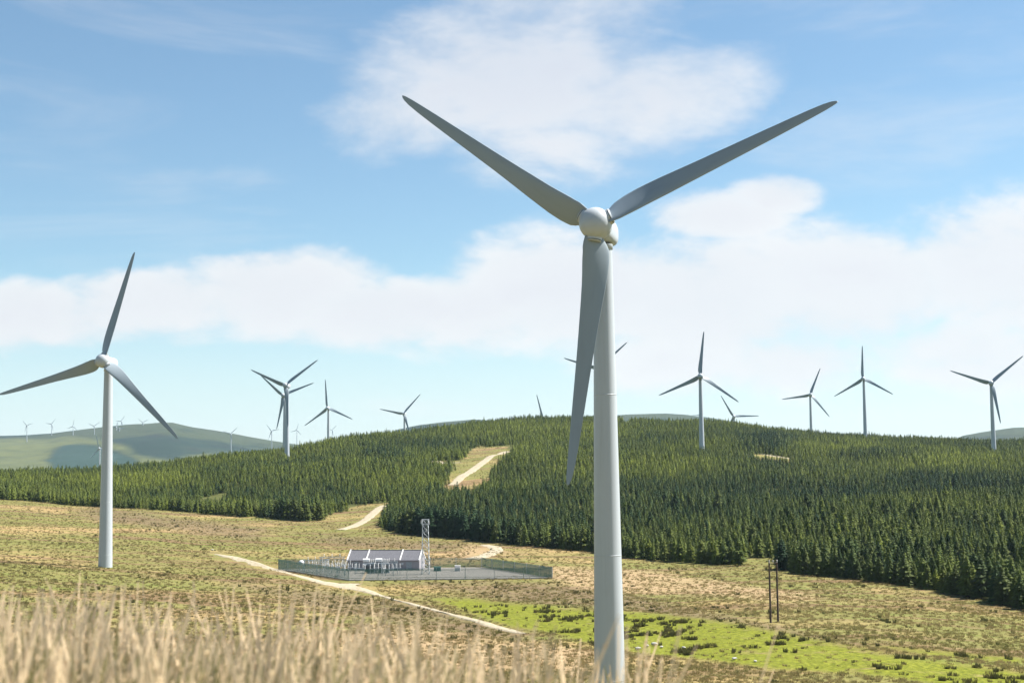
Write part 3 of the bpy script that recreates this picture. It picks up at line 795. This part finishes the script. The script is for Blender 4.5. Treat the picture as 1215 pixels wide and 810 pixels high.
def building():
    c = on_pad(456, 669.5); y0 = c[1]+3.2; L = 17.4; rz = R(-9); root = empty('substation_building', (c[0]+.2, y0, ZP), rz)
    tag(root, 'long grey substation building with slate roof and white gable copings', 'building')
    W = 6.0; e = 2.4; rd = 4.4; w = MB()
    x = L/2; y = W/2
    w.add([(-x, -y, 0), (x, -y, 0), (x, y, 0), (-x, y, 0), (-x, -y, e), (x, -y, e), (x, y, e), (-x, y, e), (-x, 0, rd-.05), (x, 0, rd-.05)],
          [(0, 1, 5, 4), (2, 3, 7, 6), (0, 4, 8, 7, 3), (1, 2, 6, 9, 5)])
    w.build('wall', M['wall'], root)
    r = MB(); ov = .3; sl = (rd-e)/y
    for s in (-1, 1):
        ye = s*(y+ov); ze = e-sl*ov
        r.add([(-x, 0, rd), (x, 0, rd), (x, ye, ze), (-x, ye, ze), (-x, 0, rd+.12), (x, 0, rd+.12), (x, ye, ze+.12), (-x, ye, ze+.12)], [(4, 5, 6, 7), (3, 2, 1, 0), (2, 3, 7, 6), (0, 4, 7, 3), (1, 2, 6, 5)])
    roof = r.build('roof', M['slate'], root)
    t = MB(); t.tube((-x, 0, rd+.15), (x, 0, rd+.15), .09); t.build('ridge', M['slate'], roof)
    for fx in (-.5, -.235, .235, .5):
        p = MB(); X = fx*L; 
        for s in (-1, 1):
            a = Vector((X, 0, rd+.32)); b = Vector((X, s*(y+.35), e-sl*.35+.32)); 
            vs = []
            for q in (a, b):
                for dx in (-.13, .13):
                    for dz in (-.32, 0): vs.append((q.x+dx, q.y, q.z+dz))
            p.add(vs, [(1, 3, 7, 5), (0, 1, 5, 4), (3, 2, 6, 7), (4, 5, 7, 6), (0, 4, 6, 2)])
        p.build('gable_coping', M['white'], root)
    for dx, dw, dh in ((-6.6, .9, 1.9), (-2.4, 1.5, 1.8), (2.9, .9, 1.8), (6.2, 1.3, 1.8)):
        d = MB(); d.box((dx, -y-.02, dh/2), (dw, .06, dh)); d.box((dx, -y-.03, dh+.05), (dw+.2, .05, .1)); d.build('door', M['tank'], root)
    d = MB(); d.box((-x-.02, .3, 1.0), (.06, 2.6, 2.)); d.build('door', M['dark'], root)
    for dx in (-4.6, .6, 4.6):
        d = MB(); d.box((dx, -y-.02, 1.5), (.5, .05, .5)); d.build('vent', M['galv'], root)
building()
def insulator(b, c, h, r=.11):
    prof = []; n = max(3, int(h/.14))
    for k in range(n): z = h*k/n; prof += [(r*.5, z), (r, z+.04), (r*.5, z+h/n*.7)]
    b.lathe(c, prof+[(.0, h)], 8)
def transformer():
    c = on_pad(440, 675); root = empty('power_transformer', (c[0], c[1], ZP)); tag(root, 'dark grey power transformer with cooling fins before the grey building', 'transformer')
    b = MB(); b.box((0, 0, 1.15), (2.6, 1.5, 1.9)); b.box((0, 0, .12), (2.9, 1.9, .2)); b.box((0, 0, 2.14), (2.75, 1.65, .08)); b.build('tank', M['tank'], root)
    for s in (-1, 1):
        f = MB()
        for k in range(9): f.box((-1.1+.27*k, s*1.05, 1.1), (.06, .55, 1.5))
        f.build('radiator', M['dark'], root)
    t = MB(); t.tube((-1.8, .2, 2.9), (-.3, .2, 2.9), .42, n=16); t.build('conservator', M['white'], root)
    t = MB(); t.box((-1.4, .2, 2.35), (.1, .1, .5)); t.box((-.6, .2, 2.35), (.1, .1, .5)); t.build('bracket', M['tank'], root)
    for k in range(3):
        t = MB(); insulator(t, (.1+.45*k, -.4, 2.18), 1.0, .15); t.build('bushing', M['porcelain'], root)
        t = MB(); insulator(t, (.1+.45*k, .35, 2.18), .6, .1); t.build('bushing', M['porcelain'], root)
transformer()
t2 = copy_thing([o for o in C.objects if o.name == 'power_transformer'][0]); c = on_pad(455, 674.5); t2.location = (c[0], c[1], ZP); tag(t2, 'second dark grey power transformer, nearer the middle of the building front', 'transformer')
def switch_frame():
    root = empty('disconnector'); b = MB()
    for s in (-.9, .9): b.box((s, 0, .7), (.12, .12, 1.4))
    b.box((0, 0, 1.42), (2.3, .16, .14)); b.tube((-.9, 0, .3), (.9, 0, 1.3), .03); b.build('frame', M['galv'], root)
    for s in (-.9, 0, .9):
        t = MB(); insulator(t, (s, 0, 1.5), .85, .12); t.build('insulator', M['porcelain'], root)
        t = MB(); t.tube((s, -.35, 2.38), (s, .35, 2.42), .035, n=6); t.build('contact_arm', M['galv'], root)
    return root
sf = switch_frame()
spots = [(418, 676.5), (426, 678), (449, 676), (456, 678), (405, 674), (398, 676), (390, 672), (384, 674), (411, 671), (378, 669.5), (402, 669), (433, 679.5), (444, 679), (462, 679.5), (470, 677), (409, 680), (395, 679), (366, 669), (371, 673), (388, 668.5)]
sl = ['left of the transformer', 'in front of the left gable', 'just right of the transformer', 'right before the middle of the building', 'left of the building, middle row', 'left of the building, front row', 'at the centre of the open yard', 'at the front of the open yard', 'against the gable end', 'nearest the white dome', 'at the back of the yard', 'nearest the front fence', 'second along the front fence', 'third along the front fence', 'before the right half of the building', 'at the near left fence corner', 'beside the left fence', 'right beside the white dome', 'before the lower gantry', 'behind the taller gantry']
for k, (s, la) in enumerate(zip(spots, sl)):
    o = sf if k == 0 else copy_thing(sf); c = on_pad(*s); o.location = (c[0], c[1], ZP); o.rotation_euler = (0, 0, R(random.uniform(-12, 12)+(90 if k % 4 == 3 else 0)))
    tag(o, 'steel disconnector frame with three pale insulators '+la, 'switchgear', 'switchgear frames in the substation yard')
def gantry(c, L, H, rz, lab):
    root = empty('busbar_gantry', (c[0], c[1], ZP), rz); tag(root, lab, 'gantry', 'gantries in the substation yard')
    for s in (-L/2, L/2):
        b = MB(); b.box((s, 0, H/2), (.16, .16, H)); b.build('column', M['galv'], root)
    b = MB(); b.box((0, 0, H+.06), (L+.4, .2, .12)); b.box((0, 0, H-.34), (L-.2, .08, .08))
    k = -L/2
    while k < L/2-.2: b.tube((k, 0, H-.34), (k+.4, 0, H), .025, n=4); k += .4
    b.build('beam', M['galv'], root)
    for s in (-L/3, 0, L/3):
        t = MB(); insulator(t, (s, 0, H+.12), .7, .1); t.build('insulator', M['porcelain'], root)
gantry(on_pad(394, 673), 5.5, 3.4, R(5), 'taller grey steel gantry over the middle of the open switchyard')
gantry(on_pad(374, 672), 5., 2.6, R(10), 'lower grey steel gantry on the left side of the switchyard')
gantry(on_pad(462, 676.5), 3.6, 2.7, R(0), 'small steel gantry before the building front')
def dome():
    c = on_pad(357.5, 671); root = empty('storage_tank', (c[0], c[1], ZP)); tag(root, 'small white domed tank on legs at the left end of the compound', 'tank')
    b = MB(); b.lathe((0, 0, 1.5), [(.55, 0), (.62, .25), (.62, .6), (.5, .85), (.28, 1.0), (0, 1.06)], 20); b.lathe((0, 0, 1.5), [(0, -.12), (.35, -.08), (.55, 0)], 20); b.build('vessel', M['white'], root)
    for k in range(4):
        a = .8+k*math.pi/2; b = MB(); b.tube((.5*math.cos(a), .5*math.sin(a), 0), (.42*math.cos(a), .42*math.sin(a), 1.6), .05); b.build('leg', M['galv'], root)
dome()
def cabinet(px, py, sz, lab, mat):
    c = on_pad(px, py); root = empty('equipment_cabinet', (c[0], c[1], ZP)); tag(root, lab, 'cabinet')
    b = MB(); b.box((0, 0, sz[2]/2+.1), sz); b.box((0, 0, .05), (sz[0]+.2, sz[1]+.2, .1)); b.box((0, 0, sz[2]+.14), (sz[0]+.16, sz[1]+.16, .08)); b.build('housing', mat, root)
    for s in (-1, 1):
        b = MB(); b.box((s*sz[0]/4, -sz[1]/2-.015, sz[2]/2+.1), (sz[0]/2-.06, .03, sz[2]-.15)); b.build('door', mat, root)
cabinet(543, 671, (1.25, .9, 1.1), 'white equipment cabinet on the pale gravel right of the lattice mast', M['white'])
cabinet(519, 671, (1.6, .8, .8), 'low green cabinet between the mast and the white cabinet', M['fence'])
def mast():
    c = on_pad(505, 677); H = 12.2; root = empty('lattice_mast', (c[0], c[1], ZP)); tag(root, 'slender grey steel lattice mast beside the substation building', 'mast')
    w0, w1 = .85, .62; cs = [(-1, -1), (1, -1), (1, 1), (-1, 1)]
    def P(k, z): w = w0+(w1-w0)*z/H; return Vector((cs[k % 4][0]*w, cs[k % 4][1]*w, z))
    for k in range(4): b = MB(); b.tube(P(k, 0), P(k, H), .075, .06, 6); b.build('leg', M['galv'], root)
    b = MB(); n = 9
    for i in range(n):
        z0, z1 = H*i/n, H*(i+1)/n
        for k in range(4):
            b.tube(P(k, z0), P(k+1, z1), .034, n=4); b.tube(P(k+1, z0), P(k, z1), .034, n=4); b.tube(P(k, z1), P(k+1, z1), .034, n=4)
    b.build('bracing', M['galv'], root)
    b = MB()
    for k in range(4): a, q = P(k, H)*1.0, P(k+1, H)*1.0; a.x *= 1.3; a.y *= 1.3; q.x *= 1.3; q.y *= 1.3; a.z = q.z = H; b.tube(a, q, .05, n=5); a2 = a.copy(); q2 = q.copy(); a2.z = q2.z = H-1.0; b.tube(a2, q2, .04, n=5); b.tube(a2, a, .04, n=5)
    b.build('head_frame', M['galv'], root)
    for k, (x, z) in enumerate(((-.9, H-.5), (.9, H-.7), (.2, H-2.4))):
        b = MB(); b.box((x, -.7, z), (.16, .1, .8)); b.build('antenna', M['white'], root)
mast()

# wooden two-pole power line support
def hpole():
    a = hit(914.5, 739); b_ = hit(923.3, 738); a, b_ = Vector(a), Vector(b_); mid = (a+b_)/2; root = empty('power_line_pole', mid)
    tag(root, 'pair of tall dark wooden power line poles on the moor before the forest', 'utility pole')
    for p in (a, b_):
        m_ = MB(); q = p-mid; m_.tube((q.x, q.y, -.4), (q.x, q.y, 9.0), .16, .12, 12); m_.build('pole', M['wood'], root)
    d = b_-a; 
    m_ = MB(); u = Vector((d.x, d.y, 0)).normalized(); L = .95
    m_.tube(-u*L+Vector((0, -.17, 8.55)), u*L+Vector((0, -.17, 8.55)), .06, n=4); m_.build('crossarm', M['wood'], root)
    m_ = MB(); m_.tube(-u*L*.6+Vector((0, -.16, 7.3)), u*L*.6+Vector((0, -.16, 7.3)), .05, n=4); m_.build('brace', M['wood'], root)
    for s in (-.9, 0, .9):
        t = MB(); c = u*L*s; insulator(t, (c.x, c.y-.17, 8.62), .35, .07); t.build('insulator', M['porcelain'], root)
hpole()

# pale boulders
def boulder_mesh(seed):
    bm = bmesh.new(); bmesh.ops.create_icosphere(bm, subdivisions=3, radius=.5); rs = random.Random(seed); k = rs.random()*20
    for v in bm.verts:
        f = 1+.35*float(fbm(np.array([v.co.x*1.7+k]), np.array([v.co.y*1.7+v.co.z*1.3+k]), seed, 3)[0]); v.co *= f; v.co.z *= .62
    me = bpy.data.meshes.new('boulder'); bm.to_mesh(me); bm.free(); me.materials.append(M['rock']); return me
BM_ = [boulder_mesh(s) for s in range(3)]
bl = [(757, 771, 1.1, 'leftmost pale boulder of the cluster at the bog edge'), (768, 768, .9, 'pale boulder second from left in the bog edge cluster'), (777, 766, 1.3, 'largest pale boulder of the bog edge cluster'),
      (785, 769, .8, 'smallest pale boulder of the bog edge cluster right of the largest'), (811, 770, .9, 'lone pale boulder right of the bog edge cluster'), (871, 783, .9, 'pale boulder on the bright bog below the wooden poles, left one'),
      (896, 786, .8, 'pale boulder on the bright bog below the wooden poles, right one'), (252, 653, 1.0, 'pale boulder at the left end of the gravel track')]
for k, (px, py, s, lab) in enumerate(bl):
    o = bpy.data.objects.new('boulder', BM_[k % 3]); C.objects.link(o); p = hit(px, py); o.location = (p[0], p[1], p[2]+.12*s+.1); s *= .55; o.scale = (s*1.3, s, s); o.rotation_euler = (0, 0, k*1.3)
    tag(o, lab, 'boulder', 'pale boulders on the moor')

# ------------------------------------------------------------------ haze
def haze():
    b = MB(); x0, x1, y0, y1, z0, z1 = -7500, 7500, -300, 9000, -75, 330
    b.box(((x0+x1)/2, (y0+y1)/2, (z0+z1)/2), (x1-x0, y1-y0, z1-z0))
    mt = bpy.data.materials.new('haze_air'); mt.use_nodes = True; nt = mt.node_tree; nt.nodes.remove(nt.nodes['Principled BSDF'])
    v = nt.nodes.new('ShaderNodeVolumePrincipled'); v.inputs['Color'].default_value = (.66, .84, 1., 1); v.inputs['Density'].default_value = HAZE; v.inputs['Anisotropy'].default_value = .2
    nt.links.new(v.outputs[0], nt.nodes['Material Output'].inputs['Volume'])
    o = b.build('haze', mt); tag(o, 'thin bluish summer haze over the moor and hills', 'haze', kind='stuff')
HAZE = 0.36e-4
haze()

# ------------------------------------------------------------------ light and sky
SUN_AZ = R(74); SUN_EL = R(53)
sd = Vector((math.sin(SUN_AZ)*math.cos(SUN_EL), math.cos(SUN_AZ)*math.cos(SUN_EL), math.sin(SUN_EL)))
L = bpy.data.lights.new('sun', 'SUN'); L.energy = 5.0; L.angle = R(.53); L.color = (1, .95, .87)
lo = bpy.data.objects.new('sun', L); C.objects.link(lo); lo.rotation_euler = sd.to_track_quat('Z', 'Y').to_euler()
wd = bpy.data.worlds.new('World'); scene.world = wd; wd.use_nodes = True
n = N(wd.node_tree); bg = n.n['Background']
sky = n.new('ShaderNodeTexSky', sky_type='NISHITA'); sky.sun_disc = False; sky.sun_elevation = SUN_EL; sky.sun_rotation = SUN_AZ
sky.altitude = 200; sky.air_density = 1.0; sky.dust_density = .3; sky.ozone_density = 1.5
dirv = n.coord('Generated')
sx = n.new('ShaderNodeSeparateXYZ', i0=dirv)
X, Y, Z = sx.outputs
ay = n.m('MAXIMUM', n.m('ABSOLUTE', Y), .05)
u = n.m('DIVIDE', X, ay); v = n.m('DIVIDE', Z, ay)
# clouds as soft banks placed by compass direction and height (u = east, v = up)
def uv(px, py): return (px-607.5)/FPX, (horizon(px)-py)/FPX
nv = n.new('ShaderNodeCombineXYZ', i0=u, i1=n.m('MULTIPLY', v, 1.9), i2=n.m('MULTIPLY', Y, .2)).outputs[0]
warp = n.noise(nv, 9, 6, .58, .3)
big = n.noise(nv, 3.6, 5, .55, .5)
puff = n.noise(nv, 20, 6, .6, .2)
mask_ = None
ell = [(640, 70, 190, 92, 1.1), (770, 100, 130, 68, 1.0), (490, 118, 100, 55, .85), (650, 165, 110, 42, .6), (850, 85, 60, 45, .7), (680, -10, 150, 70, .95), (560, 60, 60, 50, .6),
       (320, 350, 130, 58, 1.4), (180, 362, 150, 50, 1.4), (40, 375, 160, 44, 1.4), (440, 372, 150, 40, 1.3), (560, 375, 100, 50, 1.0), (-150, 370, 160, 60, 1.),
       (680, 350, 150, 70, 1.1), (850, 360, 180, 75, 1.15), (1020, 350, 170, 80, 1.2), (1200, 330, 150, 95, 1.25), (1150, 420, 160, 60, 1.15), (930, 228, 50, 22, .85), (860, 255, 75, 26, .85), (960, 430, 140, 45, 1.0), (800, 430, 110, 40, .85), (1400, 330, 220, 120, 1.2)]
for (cx, cy, rx, ry, w) in ell:
    a, b = uv(cx, cy); ex = n.m('DIVIDE', n.m('SUBTRACT', u, a), rx/FPX*1.15); ey = n.m('DIVIDE', n.m('SUBTRACT', v, b), ry/FPX*1.15)
    d = n.m('ADD', n.m('MULTIPLY', ex, ex), n.m('MULTIPLY', ey, ey))
    e = n.m('MULTIPLY', n.m('SUBTRACT', 1., d), w)
    mask_ = e if mask_ is None else n.m('MAXIMUM', mask_, e)
mask_ = n.m('MAXIMUM', n.m('SUBTRACT', mask_, n.ramp(Y, .3, 0., 0., 4.)), -1.2)
wn = n.m('ADD', n.m('MULTIPLY', n.m('SUBTRACT', warp, .5), 2.6), n.m('MULTIPLY', n.m('SUBTRACT', big, .5), 1.6))
wn = n.m('ADD', wn, n.m('MULTIPLY', n.m('SUBTRACT', puff, .5), 1.3))
msum = n.m('ADD', mask_, wn); dl = n.ramp(msum, -.12, .85); dh = n.ramp(msum, -.35, 1.25); fh = n.ramp(v, .17, .23)
dens = n.m('ADD', dl, n.m('MULTIPLY', fh, n.m('SUBTRACT', dh, dl)))
upper = n.ramp(v, .18, .32, 1., .80)
dens = n.m('MULTIPLY', n.m('MULTIPLY', dens, upper), .88)
# cloud elsewhere in the sky (behind, overhead)
wisps = n.m('MULTIPLY', n.ramp(n.noise(n.scale(dirv, (1.6, 3.4, 9.)), 1.6, 6, .6, .5), .50, .75), .30)
dens = n.m('MAXIMUM', dens, wisps)
hazeband = n.ramp(v, .16, -.01, 0., .62)
tone = n.ramp(n.m('ADD', n.m('MULTIPLY', warp, .6), n.m('MULTIPLY', puff, .4)), .35, .65)
cloud = n.mix(tone, (.80, .805, .825), (.90, .895, .89))
skyc = n.mix(1., sky.outputs[0], (1, 1, 1), 'MULTIPLY')
SKY = .054
skys = n.new('ShaderNodeVectorMath', operation='MULTIPLY'); n.set(skys.inputs[0], sky.outputs[0]); skys.inputs[1].default_value = (.88, 1.015, 1.0)
c = n.mix(hazeband, skys.outputs[0], (.307/SKY, .348/SKY, .373/SKY))
cs = n.new('ShaderNodeVectorMath', operation='SCALE'); n.set(cs.inputs[0], cloud); cs.inputs[3].default_value = .405/SKY
cs2 = n.mix(n.ramp(msum, .5, 1.8), cs.outputs[0], (.325/SKY, .321/SKY, .332/SKY))
c = n.mix(dens, c, cs2)
n.set(bg.inputs[0], c); bg.inputs[1].default_value = SKY

# ------------------------------------------------------------------ render settings
scene.render.engine = 'CYCLES'
scene.cycles.max_bounces = 6; scene.cycles.transparent_max_bounces = 8; scene.cycles.volume_bounces = 0
vs = scene.view_settings; vs.view_transform = 'Standard'; vs.look = 'None'; vs.gamma = 1; vs.use_curve_mapping = False; vs.exposure = 1.42
